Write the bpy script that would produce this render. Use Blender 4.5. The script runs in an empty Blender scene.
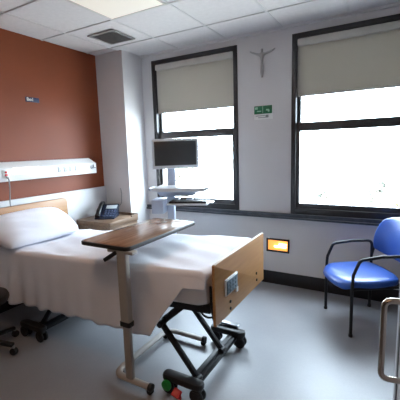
import bpy, bmesh, math, random
from mathutils import Vector, Matrix, Euler

random.seed(7)
SC = bpy.context.scene
COL = SC.collection
PI = math.pi

# ------------------------------------------------------------------ materials
def nodes(name):
    m = bpy.data.materials.new(name)
    m.use_nodes = True
    nt = m.node_tree
    return m, nt, nt.nodes['Principled BSDF']

def mat(name, rgb, rough=0.5, metal=0.0, var=0.06, scale=8.0, bump=0.0, bscale=60.0, spec=0.5, coat=0.0, detail=4.0):
    """Plain procedural material: base colour with a little noise, optional bump."""
    m, nt, b = nodes(name)
    b.inputs['Roughness'].default_value = rough
    b.inputs['Metallic'].default_value = metal
    b.inputs['Specular IOR Level'].default_value = spec
    b.inputs['Coat Weight'].default_value = coat
    tc = nt.nodes.new('ShaderNodeTexCoord')
    n = nt.nodes.new('ShaderNodeTexNoise')
    n.inputs['Scale'].default_value = scale
    n.inputs['Detail'].default_value = detail
    nt.links.new(tc.outputs['Object'], n.inputs['Vector'])
    r = nt.nodes.new('ShaderNodeValToRGB')
    r.color_ramp.elements[0].position = 0.3
    r.color_ramp.elements[1].position = 0.7
    r.color_ramp.elements[0].color = [c * (1 - var) for c in rgb] + [1]
    r.color_ramp.elements[1].color = [min(1, c * (1 + var)) for c in rgb] + [1]
    nt.links.new(n.outputs['Fac'], r.inputs['Fac'])
    nt.links.new(r.outputs['Color'], b.inputs['Base Color'])
    if bump:
        n2 = nt.nodes.new('ShaderNodeTexNoise')
        n2.inputs['Scale'].default_value = bscale
        n2.inputs['Detail'].default_value = 3
        nt.links.new(tc.outputs['Object'], n2.inputs['Vector'])
        bp = nt.nodes.new('ShaderNodeBump')
        bp.inputs['Strength'].default_value = bump
        bp.inputs['Distance'].default_value = 0.01
        nt.links.new(n2.outputs['Fac'], bp.inputs['Height'])
        nt.links.new(bp.outputs['Normal'], b.inputs['Normal'])
    return m

def wood(name, c1, c2, axis='Y', scale=9.0, rough=0.35, stretch=14.0):
    m, nt, b = nodes(name)
    b.inputs['Roughness'].default_value = rough
    tc = nt.nodes.new('ShaderNodeTexCoord')
    mp = nt.nodes.new('ShaderNodeMapping')
    s = {'X': (1, stretch, stretch), 'Y': (stretch, 1, stretch), 'Z': (stretch, stretch, 1)}[axis]
    mp.inputs['Scale'].default_value = s
    nt.links.new(tc.outputs['Object'], mp.inputs['Vector'])
    n = nt.nodes.new('ShaderNodeTexNoise')
    n.inputs['Scale'].default_value = scale * 0.35
    n.inputs['Detail'].default_value = 6
    n.inputs['Distortion'].default_value = 0.6
    nt.links.new(mp.outputs['Vector'], n.inputs['Vector'])
    r = nt.nodes.new('ShaderNodeValToRGB')
    r.color_ramp.elements[0].position = 0.3
    r.color_ramp.elements[1].position = 0.72
    r.color_ramp.elements[0].color = list(c1) + [1]
    r.color_ramp.elements[1].color = list(c2) + [1]
    nt.links.new(n.outputs['Fac'], r.inputs['Fac'])
    nt.links.new(r.outputs['Color'], b.inputs['Base Color'])
    return m

def emit(name, rgb, strength, base=(0.8, 0.8, 0.8)):
    m, nt, b = nodes(name)
    b.inputs['Base Color'].default_value = list(base) + [1]
    b.inputs['Emission Color'].default_value = list(rgb) + [1]
    b.inputs['Emission Strength'].default_value = strength
    b.inputs['Roughness'].default_value = 0.4
    return m

def glass_mat(name):
    m = bpy.data.materials.new(name)
    m.use_nodes = True
    nt = m.node_tree
    nt.nodes.clear()
    out = nt.nodes.new('ShaderNodeOutputMaterial')
    tr = nt.nodes.new('ShaderNodeBsdfTransparent')
    tr.inputs['Color'].default_value = (0.97, 0.985, 0.98, 1)
    gl = nt.nodes.new('ShaderNodeBsdfGlossy')
    gl.inputs['Roughness'].default_value = 0.02
    mx = nt.nodes.new('ShaderNodeMixShader')
    mx.inputs['Fac'].default_value = 0.05
    nt.links.new(tr.outputs[0], mx.inputs[1])
    nt.links.new(gl.outputs[0], mx.inputs[2])
    nt.links.new(mx.outputs[0], out.inputs['Surface'])
    return m

def blind_mat(name, rgb):
    """Woven blind fabric that lets a little daylight through."""
    m = mat(name, rgb, 0.85, var=0.03, scale=3.0, bump=0.15, bscale=400)
    nt = m.node_tree
    b = nt.nodes['Principled BSDF']
    out = nt.nodes['Material Output']
    t = nt.nodes.new('ShaderNodeBsdfTranslucent')
    t.inputs['Color'].default_value = (0.60, 0.56, 0.48, 1)
    mx = nt.nodes.new('ShaderNodeMixShader')
    mx.inputs['Fac'].default_value = 0.09
    nt.links.new(b.outputs[0], mx.inputs[1])
    nt.links.new(t.outputs[0], mx.inputs[2])
    nt.links.new(mx.outputs[0], out.inputs['Surface'])
    return m

M = {}
M['brown'] = mat('brown_paint', (0.225, 0.054, 0.020), 0.5, var=0.05, scale=2.5, bump=0.05, bscale=120, spec=0.3)
M['white_wall'] = mat('white_wall_paint', (0.72, 0.705, 0.71), 0.6, var=0.02, scale=3, bump=0.05, bscale=150)
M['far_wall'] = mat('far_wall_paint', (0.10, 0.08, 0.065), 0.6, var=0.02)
M['ceiling'] = mat('ceiling_tile', (0.69, 0.665, 0.665), 0.9, var=0.035, scale=25, bump=0.12, bscale=220)
M['grid'] = mat('ceiling_grid_metal', (0.60, 0.58, 0.58), 0.5, var=0.03)
M['bumper'] = mat('wall_panel_laminate', (0.62, 0.62, 0.63), 0.4, var=0.02)
M['black_base'] = mat('black_baseboard_vinyl', (0.012, 0.011, 0.013), 0.45, var=0.1)
M['dark_frame'] = mat('dark_window_frame', (0.028, 0.027, 0.029), 0.38, var=0.1)
M['sash'] = mat('grey_sash_metal', (0.055, 0.054, 0.056), 0.4, var=0.1)
M['sill'] = mat('slate_sill', (0.060, 0.068, 0.085), 0.33, var=0.25, scale=14)
M['glass'] = glass_mat('window_glass')
M['blind'] = blind_mat('blind_fabric', (0.54, 0.51, 0.45))
M['blind_bar'] = mat('blind_bar', (0.60, 0.58, 0.54), 0.45)
M['white_plastic'] = mat('white_plastic', (0.80, 0.79, 0.78), 0.35, var=0.02)
M['grey_plastic'] = mat('grey_plastic', (0.30, 0.31, 0.33), 0.45, var=0.04)
M['pale_grey'] = mat('pale_grey_plastic', (0.62, 0.64, 0.68), 0.35, var=0.03)
M['lilac_grey'] = mat('cart_grey', (0.42, 0.46, 0.56), 0.4, var=0.03)
M['black'] = mat('black_plastic', (0.010, 0.010, 0.011), 0.4, var=0.15)
M['black_metal'] = mat('black_powder_coat', (0.013, 0.014, 0.017), 0.45, var=0.1, spec=0.35)
M['rubber'] = mat('black_rubber', (0.008, 0.008, 0.009), 0.6, var=0.1)
M['chrome'] = mat('brushed_steel', (0.50, 0.44, 0.38), 0.22, metal=1.0, var=0.05)
M['steel'] = mat('steel_hub', (0.45, 0.46, 0.48), 0.3, metal=0.9)
M['red'] = mat('red_plastic', (0.62, 0.025, 0.03), 0.35)
M['green'] = mat('green_plastic', (0.015, 0.30, 0.05), 0.35)
M['sheet'] = mat('cotton_sheet', (0.85, 0.86, 0.93), 0.85, var=0.02, scale=6, bump=0.12, bscale=300, spec=0.2)
M['mattress'] = mat('mattress_cotton', (0.78, 0.77, 0.78), 0.85, var=0.02, bump=0.1, bscale=200, spec=0.2)
M['pillow'] = mat('pillow_cotton', (0.85, 0.86, 0.93), 0.85, var=0.02, bump=0.1, bscale=120, spec=0.2)
M['beech'] = wood('beech_board', (0.37, 0.172, 0.055), (0.45, 0.225, 0.080), 'Y', 8.0, 0.38)
M['beech_edge'] = mat('pale_board_edge', (0.74, 0.66, 0.54), 0.4)
M['table_top'] = wood('table_laminate', (0.225, 0.125, 0.073), (0.37, 0.225, 0.14), 'Y', 10.0, 0.24)
M['table_edge'] = mat('black_edge_band', (0.020, 0.017, 0.016), 0.4)
M['beige_metal'] = mat('beige_enamel', (0.37, 0.335, 0.30), 0.35, var=0.03)
M['night_wood'] = wood('nightstand_laminate', (0.165, 0.105, 0.068), (0.25, 0.165, 0.108), 'Y', 9.0, 0.4)
M['floor'] = None
M['chair_blue'] = mat('blue_vinyl', (0.018, 0.082, 0.38), 0.38, var=0.05, scale=5, bump=0.04, bscale=250, coat=0.15)
M['screen'] = mat('dark_screen', (0.055, 0.056, 0.058), 0.22, var=0.05)
M['phone'] = mat('navy_phone_plastic', (0.018, 0.026, 0.050), 0.25)
M['phone_keys'] = mat('phone_key_pad', (0.09, 0.13, 0.23), 0.3, var=0.35, scale=160)
M['phone_screen'] = mat('phone_display', (0.60, 0.68, 0.70), 0.2)
M['sign_blue'] = mat('navy_sign', (0.012, 0.020, 0.085), 0.35)
M['sign_green'] = mat('green_sign', (0.010, 0.145, 0.060), 0.4, var=0.15, scale=40)
M['sign_mark'] = mat('sign_marks', (0.36, 0.62, 0.46), 0.4)
M['sign_white'] = mat('sign_white', (0.88, 0.89, 0.88), 0.4)
M['ink'] = mat('grey_ink', (0.25, 0.27, 0.27), 0.5)
M['pewter'] = mat('pewter', (0.48, 0.47, 0.47), 0.45, metal=0.3)
M['vent'] = mat('vent_grey', (0.38, 0.37, 0.36), 0.5)
M['panel_grey'] = mat('control_panel_film', (0.13, 0.17, 0.20), 0.3, var=0.3, scale=60)
M['lamp_diffuser'] = emit('troffer_diffuser', (1.0, 0.88, 0.72), 0.28, (0.75, 0.72, 0.66))
M['lamp_on'] = emit('lit_diffuser', (1.0, 0.86, 0.70), 2.0)
M['rail_lamp'] = emit('rail_lamp_lens', (1.0, 0.96, 0.92), 2.2)
M['night_lens'] = emit('amber_lens', (1.0, 0.36, 0.05), 1.1, (0.8, 0.5, 0.2))
M['night_bulb'] = emit('night_bulb', (1.0, 0.82, 0.50), 5.0)
M['door'] = mat('door_laminate', (0.40, 0.39, 0.43), 0.45, var=0.03)
M['door_edge'] = mat('door_edge_strip', (0.10, 0.10, 0.11), 0.4)
M['stool'] = mat('black_vinyl', (0.016, 0.011, 0.011), 0.5, var=0.15)
M['bark'] = mat('bark', (0.20, 0.16, 0.13), 0.9, var=0.3)
M['leaf_a'] = mat('grey_green_leaves', (0.17, 0.18, 0.155), 0.7, var=0.3, scale=1.5)
M['leaf_b'] = mat('yellow_green_leaves', (0.27, 0.26, 0.15), 0.7, var=0.3, scale=1.5)
M['grass'] = mat('dry_grass', (0.41, 0.39, 0.36), 0.95, var=0.25, scale=0.4)

def floor_mat():
    m, nt, b = nodes('vinyl_floor')
    tc = nt.nodes.new('ShaderNodeTexCoord')
    n = nt.nodes.new('ShaderNodeTexNoise')
    n.inputs['Scale'].default_value = 3.0
    n.inputs['Detail'].default_value = 5
    n2 = nt.nodes.new('ShaderNodeTexNoise')
    n2.inputs['Scale'].default_value = 90.0
    nt.links.new(tc.outputs['Object'], n.inputs['Vector'])
    nt.links.new(tc.outputs['Object'], n2.inputs['Vector'])
    a = nt.nodes.new('ShaderNodeMath'); a.operation = 'ADD'
    k = nt.nodes.new('ShaderNodeMath'); k.operation = 'MULTIPLY'; k.inputs[1].default_value = 0.4
    nt.links.new(n2.outputs['Fac'], k.inputs[0])
    nt.links.new(n.outputs['Fac'], a.inputs[0]); nt.links.new(k.outputs[0], a.inputs[1])
    r = nt.nodes.new('ShaderNodeValToRGB')
    r.color_ramp.elements[0].position = 0.4
    r.color_ramp.elements[1].position = 1.0
    r.color_ramp.elements[0].color = (0.235, 0.240, 0.258, 1)
    r.color_ramp.elements[1].color = (0.290, 0.296, 0.318, 1)
    nt.links.new(a.outputs[0], r.inputs['Fac'])
    nt.links.new(r.outputs['Color'], b.inputs['Base Color'])
    rr = nt.nodes.new('ShaderNodeMapRange')
    rr.inputs['To Min'].default_value = 0.36
    rr.inputs['To Max'].default_value = 0.52
    b.inputs['Specular IOR Level'].default_value = 0.8
    nt.links.new(n.outputs['Fac'], rr.inputs['Value'])
    nt.links.new(rr.outputs['Result'], b.inputs['Roughness'])
    return m
M['floor'] = floor_mat()

# ------------------------------------------------------------------ builders
def tag(o, label=None, cat=None, group=None, kind=None):
    if label: o['label'] = label
    if cat: o['category'] = cat
    if group: o['group'] = group
    if kind: o['kind'] = kind
    return o

def empty(name, loc, rz=0.0):
    o = bpy.data.objects.new(name, None)
    COL.objects.link(o)
    o.location = loc
    o.rotation_euler = (0, 0, rz)
    o.empty_display_size = 0.1
    return o

def wmat(o):
    m = Matrix.LocRotScale(o.location, o.rotation_euler, o.scale)
    return wmat(o.parent) @ m if o.parent else m

def fillet(pts, r, n=6, closed=False):
    pts = [Vector(p) for p in pts]
    out = []
    N = len(pts)
    for i, p in enumerate(pts):
        if not closed and i in (0, N - 1):
            out.append(p); continue
        a = pts[(i - 1) % N]; c = pts[(i + 1) % N]
        u = (a - p); v = (c - p)
        ul, vl = u.length, v.length
        if ul < 1e-6 or vl < 1e-6: continue
        u /= ul; v /= vl
        ang = u.angle(v, PI)
        if ang > PI - 0.05:
            out.append(p); continue
        d = min(r / math.tan(ang / 2), ul * 0.48, vl * 0.48)
        s, e = p + u * d, p + v * d
        for k in range(n + 1):
            t = k / n
            out.append(s * (1 - t) ** 2 + p * 2 * t * (1 - t) + e * t * t)
    return out

class MB:
    def __init__(self):
        self.bm = bmesh.new()
    def merge(self, b2, mtx=None):
        if mtx is not None:
            bmesh.ops.transform(b2, matrix=mtx, verts=b2.verts)
        me = bpy.data.meshes.new('tmp')
        b2.to_mesh(me); b2.free()
        self.bm.from_mesh(me)
        bpy.data.meshes.remove(me)
        return self
    def box(self, c, s, bev=0.0, rot=None, seg=2):
        b = bmesh.new()
        bmesh.ops.create_cube(b, size=1.0)
        bmesh.ops.scale(b, vec=s, verts=b.verts)
        if bev > 0:
            bmesh.ops.bevel(b, geom=list(b.edges), offset=min(bev, min(s) * 0.49), segments=seg, affect='EDGES', profile=0.5)
        m = Matrix.Translation(c)
        if rot is not None:
            m = m @ (rot if isinstance(rot, Matrix) else Euler(rot).to_matrix().to_4x4())
        return self.merge(b, m)
    def ext(self, lo, hi, bev=0.0):
        lo, hi = Vector(lo), Vector(hi)
        return self.box((lo + hi) / 2, hi - lo, bev)
    def cyl(self, p0, p1, r0, r1=None, seg=18, bev=0.0):
        p0, p1 = Vector(p0), Vector(p1)
        d = p1 - p0
        b = bmesh.new()
        bmesh.ops.create_cone(b, cap_ends=True, segments=seg, radius1=r0, radius2=r0 if r1 is None else r1, depth=d.length)
        if bev > 0:
            es = [e for e in b.edges if len(e.link_faces) == 2 and any(len(f.verts) > 4 for f in e.link_faces)]
            bmesh.ops.bevel(b, geom=es, offset=bev, segments=2, affect='EDGES', profile=0.5)
        q = Vector((0, 0, 1)).rotation_difference(d.normalized()).to_matrix().to_4x4()
        return self.merge(b, Matrix.Translation((p0 + p1) / 2) @ q)
    def tube(self, pts, r, seg=10, fil=0.0, closed=False, rx=None):
        """Round (or oval, rx sideways) bar along a path."""
        P = fillet(pts, fil, closed=closed) if fil else [Vector(p) for p in pts]
        b = bmesh.new()
        rings = []
        N = len(P)
        up = None
        for i, p in enumerate(P):
            if closed: t = P[(i + 1) % N] - P[(i - 1) % N]
            else: t = P[min(i + 1, N - 1)] - P[max(i - 1, 0)]
            t.normalize()
            if up is None:
                up = Vector((0, 0, 1)) if abs(t.z) < 0.9 else Vector((1, 0, 0))
            up = (up - t * up.dot(t)).normalized()
            sd = t.cross(up)
            rings.append([b.verts.new(p + up * (r * math.cos(2 * PI * k / seg)) + sd * ((rx or r) * math.sin(2 * PI * k / seg))) for k in range(seg)])
        for i in range(N if closed else N - 1):
            A, B = rings[i], rings[(i + 1) % N]
            for k in range(seg):
                b.faces.new((A[k], A[(k + 1) % seg], B[(k + 1) % seg], B[k]))
        if not closed:
            b.faces.new(rings[0][::-1]); b.faces.new(rings[-1])
        bmesh.ops.recalc_face_normals(b, faces=b.faces)
        return self.merge(b)
    def bar(self, pts, w, h, bev=0.004):
        """Rectangular bar segments, w sideways and h upright."""
        for a, c in zip(pts[:-1], pts[1:]):
            a, c = Vector(a), Vector(c)
            d = c - a
            x = d.normalized()
            y = Vector((0, 0, 1)).cross(x)
            if y.length < 1e-4: y = Vector((0, 1, 0))
            y.normalize()
            z = x.cross(y)
            R = Matrix((x, y, z)).transposed().to_4x4()
            self.box((a + c) / 2, (d.length, w, h), bev, R)
        return self
    def prism(self, poly, z0, z1, mtx=None, bev=0.0):
        b = bmesh.new()
        lo = [b.verts.new((x, y, z0)) for x, y in poly]
        hi = [b.verts.new((x, y, z1)) for x, y in poly]
        n = len(poly)
        b.faces.new(lo[::-1]); b.faces.new(hi)
        for i in range(n):
            b.faces.new((lo[i], lo[(i + 1) % n], hi[(i + 1) % n], hi[i]))
        bmesh.ops.recalc_face_normals(b, faces=b.faces)
        if bev:
            es = [e for e in b.edges if abs(e.verts[0].co.z - e.verts[1].co.z) < 1e-6]
            bmesh.ops.bevel(b, geom=es, offset=bev, segments=2, affect='EDGES', profile=0.5)
        return self.merge(b, mtx)
    def grid(self, fn, nu, nv, closed_v=False, caps=False):
        b = bmesh.new()
        V = [[b.verts.new(fn(i / (nu - 1), j / (nv if closed_v else nv - 1))) for j in range(nv)] for i in range(nu)]
        for i in range(nu - 1):
            for j in range(nv if closed_v else nv - 1):
                b.faces.new((V[i][j], V[i + 1][j], V[i + 1][(j + 1) % nv], V[i][(j + 1) % nv]))
        if caps and closed_v:
            b.faces.new(V[0]); b.faces.new(V[-1][::-1])
        bmesh.ops.recalc_face_normals(b, faces=b.faces)
        return self.merge(b)
    def build(self, name, m, parent=None, local=False, smooth=True, sharp=38, origin=None):
        bm = self.bm
        bm.normal_update()
        for f in bm.faces: f.smooth = smooth
        if smooth:
            lim = math.radians(sharp)
            for e in bm.edges:
                if len(e.link_faces) == 2 and e.calc_face_angle(0) > lim: e.smooth = False
        me = bpy.data.meshes.new(name)
        o = bpy.data.objects.new(name, me)
        COL.objects.link(o)
        if parent is not None:
            o.parent = parent
            if not local:
                bmesh.ops.transform(bm, matrix=wmat(parent).inverted(), verts=bm.verts)
        else:
            lo = Vector([min(v.co[k] for v in bm.verts) for k in range(3)])
            hi = Vector([max(v.co[k] for v in bm.verts) for k in range(3)])
            c = Vector(((lo.x + hi.x) / 2, (lo.y + hi.y) / 2, lo.z)) if origin is None else Vector(origin)
            bmesh.ops.translate(bm, vec=-c, verts=bm.verts)
            o.location = c
        bm.to_mesh(me); bm.free()
        me.materials.append(m)
        return o

def solidify(o, t, offset=-1):
    md = o.modifiers.new('thickness', 'SOLIDIFY')
    md.thickness = t
    md.offset = offset
    return o

def lettering(text, size, mtx, m, parent, name='lettering'):
    cu = bpy.data.curves.new(name, 'FONT')
    cu.body = text
    cu.size = size
    cu.extrude = 0.0006
    cu.align_x = 'CENTER'; cu.align_y = 'CENTER'
    o = bpy.data.objects.new(name, cu)
    COL.objects.link(o)
    bpy.context.view_layer.update()
    me = bpy.data.meshes.new_from_object(o.evaluated_get(bpy.context.evaluated_depsgraph_get()))
    me.transform(wmat(parent).inverted() @ mtx)
    bpy.data.objects.remove(o)
    o = bpy.data.objects.new(name, me)
    COL.objects.link(o)
    o.parent = parent
    me.materials.clear()
    me.materials.append(m)
    return o

# ------------------------------------------------------------------ room
XB, YW, HC = -3.212, 3.506, 2.645        # brown wall, window wall, ceiling
XR, YF = 1.75, 0.16                      # right wall, wall with the doorway
CX, CY = -2.79, 3.155                    # boxed column in the corner

tag(MB().ext((XB - 0.12, -2.3, -0.12), (XR + 0.12, YW + 0.2, 0)).build('floor', M['floor']), kind='structure')
ceil = tag(MB().ext((XB - 0.12, -2.3, HC), (XR + 0.12, YW + 0.2, HC + 0.1)).build('ceiling', M['ceiling']), kind='structure')
g = MB()
for i in range(-1, 8):
    x = -2.235 + 0.606 * (i - 0)
    if XB < x < XR: g.ext((x - 0.011, YF, HC - 0.006), (x + 0.011, YW, HC + 0.002), 0.001)
for i in range(-3, 3):
    y = 2.432 + 0.602 * i
    if YF < y < YW: g.ext((XB, y - 0.011, HC - 0.0065), (XR, y + 0.011, HC + 0.002), 0.001)
g.build('ceiling_grid', M['grid'], ceil)
tr = MB()
tr.ext((CX, YW - 0.028, HC - 0.022), (XR, YW, HC))
tag(tr.build('trim_ceiling', M['white_wall']), kind='structure')

tag(MB().ext((XB - 0.12, YF - 0.1, 0), (XB, YW + 0.2, HC)).build('wall_left', M['brown']), kind='structure')
tag(MB().ext((XB, CY, 0), (CX, YW, HC)).build('wall_corner_column', M['white_wall']), kind='structure')

W1 = (-2.635, -1.505, 0.795, 2.562)      # window outlines: x0, x1, z0, z1
W2 = (-0.925, 0.235, 0.795, 2.562)
w = MB()
w.ext((CX, YW, 0), (XR, YW + 0.2, W1[2]))
w.ext((CX, YW, W1[3]), (XR, YW + 0.2, HC))
w.ext((CX - 0.2, YW, W1[2]), (W1[0], YW + 0.2, W1[3]))
w.ext((W1[1], YW, W1[2]), (W2[0], YW + 0.2, W1[3]))
w.ext((W2[1], YW, W1[2]), (XR, YW + 0.2, W1[3]))
tag(w.build('wall_back', M['white_wall']), kind='structure')
tag(MB().ext((XR, YF - 0.1, 0), (XR + 0.12, YW + 0.2, HC)).build('wall_right', M['far_wall']), kind='structure')
f = MB()
f.ext((XB, YF - 0.1, 0), (-0.95, YF, HC))
f.ext((0.24, YF - 0.1, 0), (XR, YF, HC))
f.ext((-0.95, YF - 0.1, 2.1), (0.24, YF, HC))
tag(f.build('wall_front', M['far_wall']), kind='structure')
h = MB()
h.ext((XB - 0.12, -2.3, 0), (XR + 0.12, -2.2, HC))
h.ext((XB - 0.12, -2.2, 0), (XB - 0.02, YF - 0.1, HC))
h.ext((XR + 0.02, -2.2, 0), (XR + 0.12, YF - 0.1, HC))
tag(h.build('wall_corridor', M['far_wall']), kind='structure')

b = MB()
b.ext((CX + 0.0, YW - 0.012, 0), (XR, YW, 0.142), 0.003)
tag(b.build('baseboard_back', M['black_base']), kind='structure')
b = MB()
b.ext((XB, YF, 0), (XB + 0.012, CY, 0.142), 0.003)
tag(b.build('baseboard_left', M['black_base']), kind='structure')
b = MB()
b.ext((XB + 0.012, CY - 0.012, 0), (CX + 0.012, CY, 0.142), 0.003)
b.ext((CX, CY, 0), (CX + 0.012, YW - 0.012, 0.142), 0.003)
tag(b.build('baseboard_column', M['black_base']), kind='structure')

# slate ledge under both windows
s = MB()
s.ext((CX, YW - 0.05, 0.742), (XR, YW, 0.762), 0.003)
s.ext((CX, YW - 0.035, 0.762), (XR, YW, 0.797), 0.003)
tag(s.build('trim_sill', M['sill']), kind='structure')
# pale bumper panel along the brown wall
p = MB()
p.ext((XB, YF, 0.30), (XB + 0.030, CY, 1.062), 0.006)
tag(p.build('trim_wall_panel', M['bumper']), kind='structure')

def window(name, x0, x1, z0, z1, zm):
    e = empty(name, ((x0 + x1) / 2, YW + 0.05, z0))
    tag(e, kind='structure')
    y0, y1 = YW - 0.012, YW + 0.14
    t = 0.046
    fr = MB()
    fr.ext((x0, y0, z0), (x0 + t, y1, z1), 0.004)
    fr.ext((x1 - t, y0, z0), (x1, y1, z1), 0.004)
    fr.ext((x0 + t, y0, z1 - t), (x1 - t, y1, z1), 0.004)
    fr.ext((x0 + t, y0, z0), (x1 - t, y1, z0 + 0.062), 0.004)
    fr.build('window_frame', M['dark_frame'], e)
    sb = MB()                              # sliding sashes
    for za, zb, yy in ((z0 + 0.062, zm + 0.042, 0.015), (zm - 0.042, z1 - t, 0.050)):
        ya, yb = YW + yy, YW + yy + 0.03
        q = 0.034
        sb.ext((x0 + t, ya, za), (x0 + t + q, yb, zb), 0.003)
        sb.ext((x1 - t - q, ya, za), (x1 - t, yb, zb), 0.003)
        sb.ext((x0 + t + q, ya, zb - 0.084), (x1 - t - q, yb, zb), 0.003)
        sb.ext((x0 + t + q, ya, za), (x1 - t - q, yb, za + 0.05), 0.003)
    sb.build('sash', M['sash'], e)
    q = 0.034
    for za, zb, yy in ((z0 + 0.062, zm + 0.042, 0.030), (zm - 0.042, z1 - t, 0.065)):
        MB().ext((x0 + t + q, YW + yy - 0.003, za + 0.05), (x1 - t - q, YW + yy + 0.003, zb - 0.084)).build('pane', M['glass'], e)
    return e
window('window_1', *W1, 1.672)
window('window_2', *W2, 1.680)

def blind(x0, x1, z1, zb, label):
    e = empty('roller_blind', ((x0 + x1) / 2, YW + 0.02, zb))
    tag(e, label, 'blind', 'roller blinds at the windows')
    c = MB().box(((x0 + x1) / 2, YW + 0.018, z1 - 0.035), (x1 - x0, 0.055, 0.066), 0.012)
    c.build('headrail', M['blind_bar'], e)
    fb = MB().ext((x0 - 0.003, YW + 0.030, zb), (x1 + 0.003, YW + 0.0315, z1 - 0.05))
    fb.build('blind_fabric', M['blind'], e)
    MB().ext((x0 - 0.002, YW + 0.024, zb - 0.018), (x1 + 0.002, YW + 0.036, zb + 0.006), 0.004).build('bottom_bar', M['blind_bar'], e)
blind(W1[0] + 0.05, W1[1] - 0.05, W1[3] - 0.048, 1.955, 'beige roller blind half lowered in the window behind the computer cart')
blind(W2[0] + 0.05, W2[1] - 0.05, W2[3] - 0.048, 1.990, 'beige roller blind half lowered in the window above the blue chair')

# ceiling vent and lights
e = empty('ceiling_vent', (-2.555, 2.757, HC - 0.02)); tag(e, 'square grey louvred air vent in the ceiling by the column', 'vent')
v = MB()
a, bq = 0.168, 0.150
for sx, sy, lx, ly in ((0, -1, 2 * a, 0.022), (0, 1, 2 * a, 0.022), (-1, 0, 0.022, 2 * a), (1, 0, 0.022, 2 * a)):
    v.box((-2.555 + sx * (a - 0.011), 2.757 + sy * (a - 0.011), HC - 0.010), (lx, ly, 0.012), 0.003)
v.build('vent_frame', M['vent'], e)
v = MB()
for k in range(11):
    v.box((-2.555, 2.757 - 0.138 + k * 0.0276, HC - 0.010), (0.30, 0.022, 0.003), 0, (math.radians(35), 0, 0))
v.build('louvre', M['vent'], e)
MB().box((-2.555, 2.757, HC - 0.003), (0.31, 0.31, 0.004)).build('backing', M['grey_plastic'], e)

def troffer(x, y, sx, sy, m, label):
    e = empty('ceiling_light', (x, y, HC - 0.012)); tag(e, label, 'light')
    fr = MB()
    for qx, qy, lx, ly in ((0, -1, sx, 0.018), (0, 1, sx, 0.018), (-1, 0, 0.018, sy), (1, 0, 0.018, sy)):
        fr.box((x + qx * (sx / 2 - 0.009), y + qy * (sy / 2 - 0.009), HC - 0.006), (lx, ly, 0.010), 0.002)
    fr.build('light_frame', M['blind_bar'], e)
    MB().box((x, y, HC - 0.005), (sx - 0.036, sy - 0.036, 0.006)).build('diffuser', m, e)
troffer(-1.932, 2.131, 0.584, 0.580, M['lamp_diffuser'], 'cream square ceiling light panel cut off by the top edge of the photo')

# ------------------------------------------------------------------ headwall rail, signs, small wall things
e = empty('bedhead_rail', (XB, 2.2, 1.245)); tag(e, 'long white bedhead service rail with sockets on the brown wall', 'service rail')
RF = XB + 0.095
prof = [(XB, 1.245), (RF, 1.245), (RF, 1.365), (XB + 0.045, 1.425), (XB, 1.425)]
b = bmesh.new()
y0, y1 = 0.9, 2.955
lo = [b.verts.new((x, y0, z)) for x, z in prof]
hi = [b.verts.new((x, y1 - (0.06 if (x, z) in (prof[3], prof[4]) else 0.0), z)) for x, z in prof]
b.faces.new(lo); b.faces.new(hi[::-1])
for i in range(5): b.faces.new((lo[i], hi[i], hi[(i + 1) % 5], lo[(i + 1) % 5]))
bmesh.ops.recalc_face_normals(b, faces=b.faces)
bmesh.ops.bevel(b, geom=list(b.edges), offset=0.005, segments=2, affect='EDGES', profile=0.5)
MB().merge(b).build('rail_body', M['white_plastic'], e)
MB().box((RF + 0.001, 2.055, 1.337), (0.008, 0.275, 0.060), 0.003).build('lamp_lens', M['rail_lamp'], e)
cs = MB().box((RF + 0.002, 1.845, 1.318), (0.010, 0.062, 0.072), 0.004).build('call_socket', M['white_plastic'], e)
MB().cyl((RF + 0.006, 1.845, 1.333), (RF + 0.016, 1.845, 1.333), 0.010, bev=0.002).build('socket_ring', M['red'], cs)
MB().cyl((RF + 0.006, 1.845, 1.306), (RF + 0.016, 1.845, 1.306), 0.013, bev=0.002).build('call_button', M['red'], cs)
for k, yy in enumerate((2.44, 2.515, 2.59, 2.665, 2.76)):
    o = MB().box((RF + 0.002, yy, 1.320), (0.008, 0.055, 0.060), 0.004).build('socket_outlet', M['pale_grey'] if k < 4 else M['white_plastic'], e)
    pn = MB()
    for dy, dz in ((-0.01, 0.006), (0.01, 0.006), (0, -0.012)):
        pn.box((RF + 0.0065, yy + dy, 1.320 + dz), (0.002, 0.005, 0.011))
    pn.build('socket_slot', M['grey_plastic'] if k < 4 else M['black'], o)
o = MB().cyl((RF, 2.885, 1.318), (RF + 0.018, 2.885, 1.318), 0.026, bev=0.004).build('gas_outlet', M['pale_grey'], e)
MB().box((RF + 0.026, 2.885, 1.330), (0.018, 0.012, 0.040), 0.004).box((RF + 0.026, 2.89, 1.312), (0.016, 0.05, 0.012), 0.003).build('outlet_lever', M['grey_plastic'], o)

e = empty('call_cord', (RF + 0.02, 1.855, 1.29)); tag(e, 'grey call cord hanging from the rail behind the headboard', 'cord')
MB().tube([(RF + 0.018, 1.852, 1.286), (RF + 0.03, 1.855, 1.26), (RF + 0.012, 1.862, 1.18), (-3.135, 1.868, 1.05), (-3.128, 1.868, 0.86)], 0.0055, 8, 0.03).build('cable', M['grey_plastic'], e)
MB().box((RF + 0.012, 1.852, 1.287), (0.016, 0.020, 0.026), 0.004).build('plug', M['white_plastic'], e)

e = empty('room_sign', (XB, 2.257, 2.005)); tag(e, 'small navy sign with white lettering high on the brown wall', 'sign')
MB().box((XB + 0.004, 2.257, 2.032), (0.008, 0.150, 0.048), 0.003).build('plate', M['sign_blue'], e)
lettering('Bed', 0.046, Matrix.Translation((XB + 0.0085, 2.228, 2.033)) @ Euler((PI / 2, 0, PI / 2)).to_matrix().to_4x4(), M['sign_white'], e)

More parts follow.
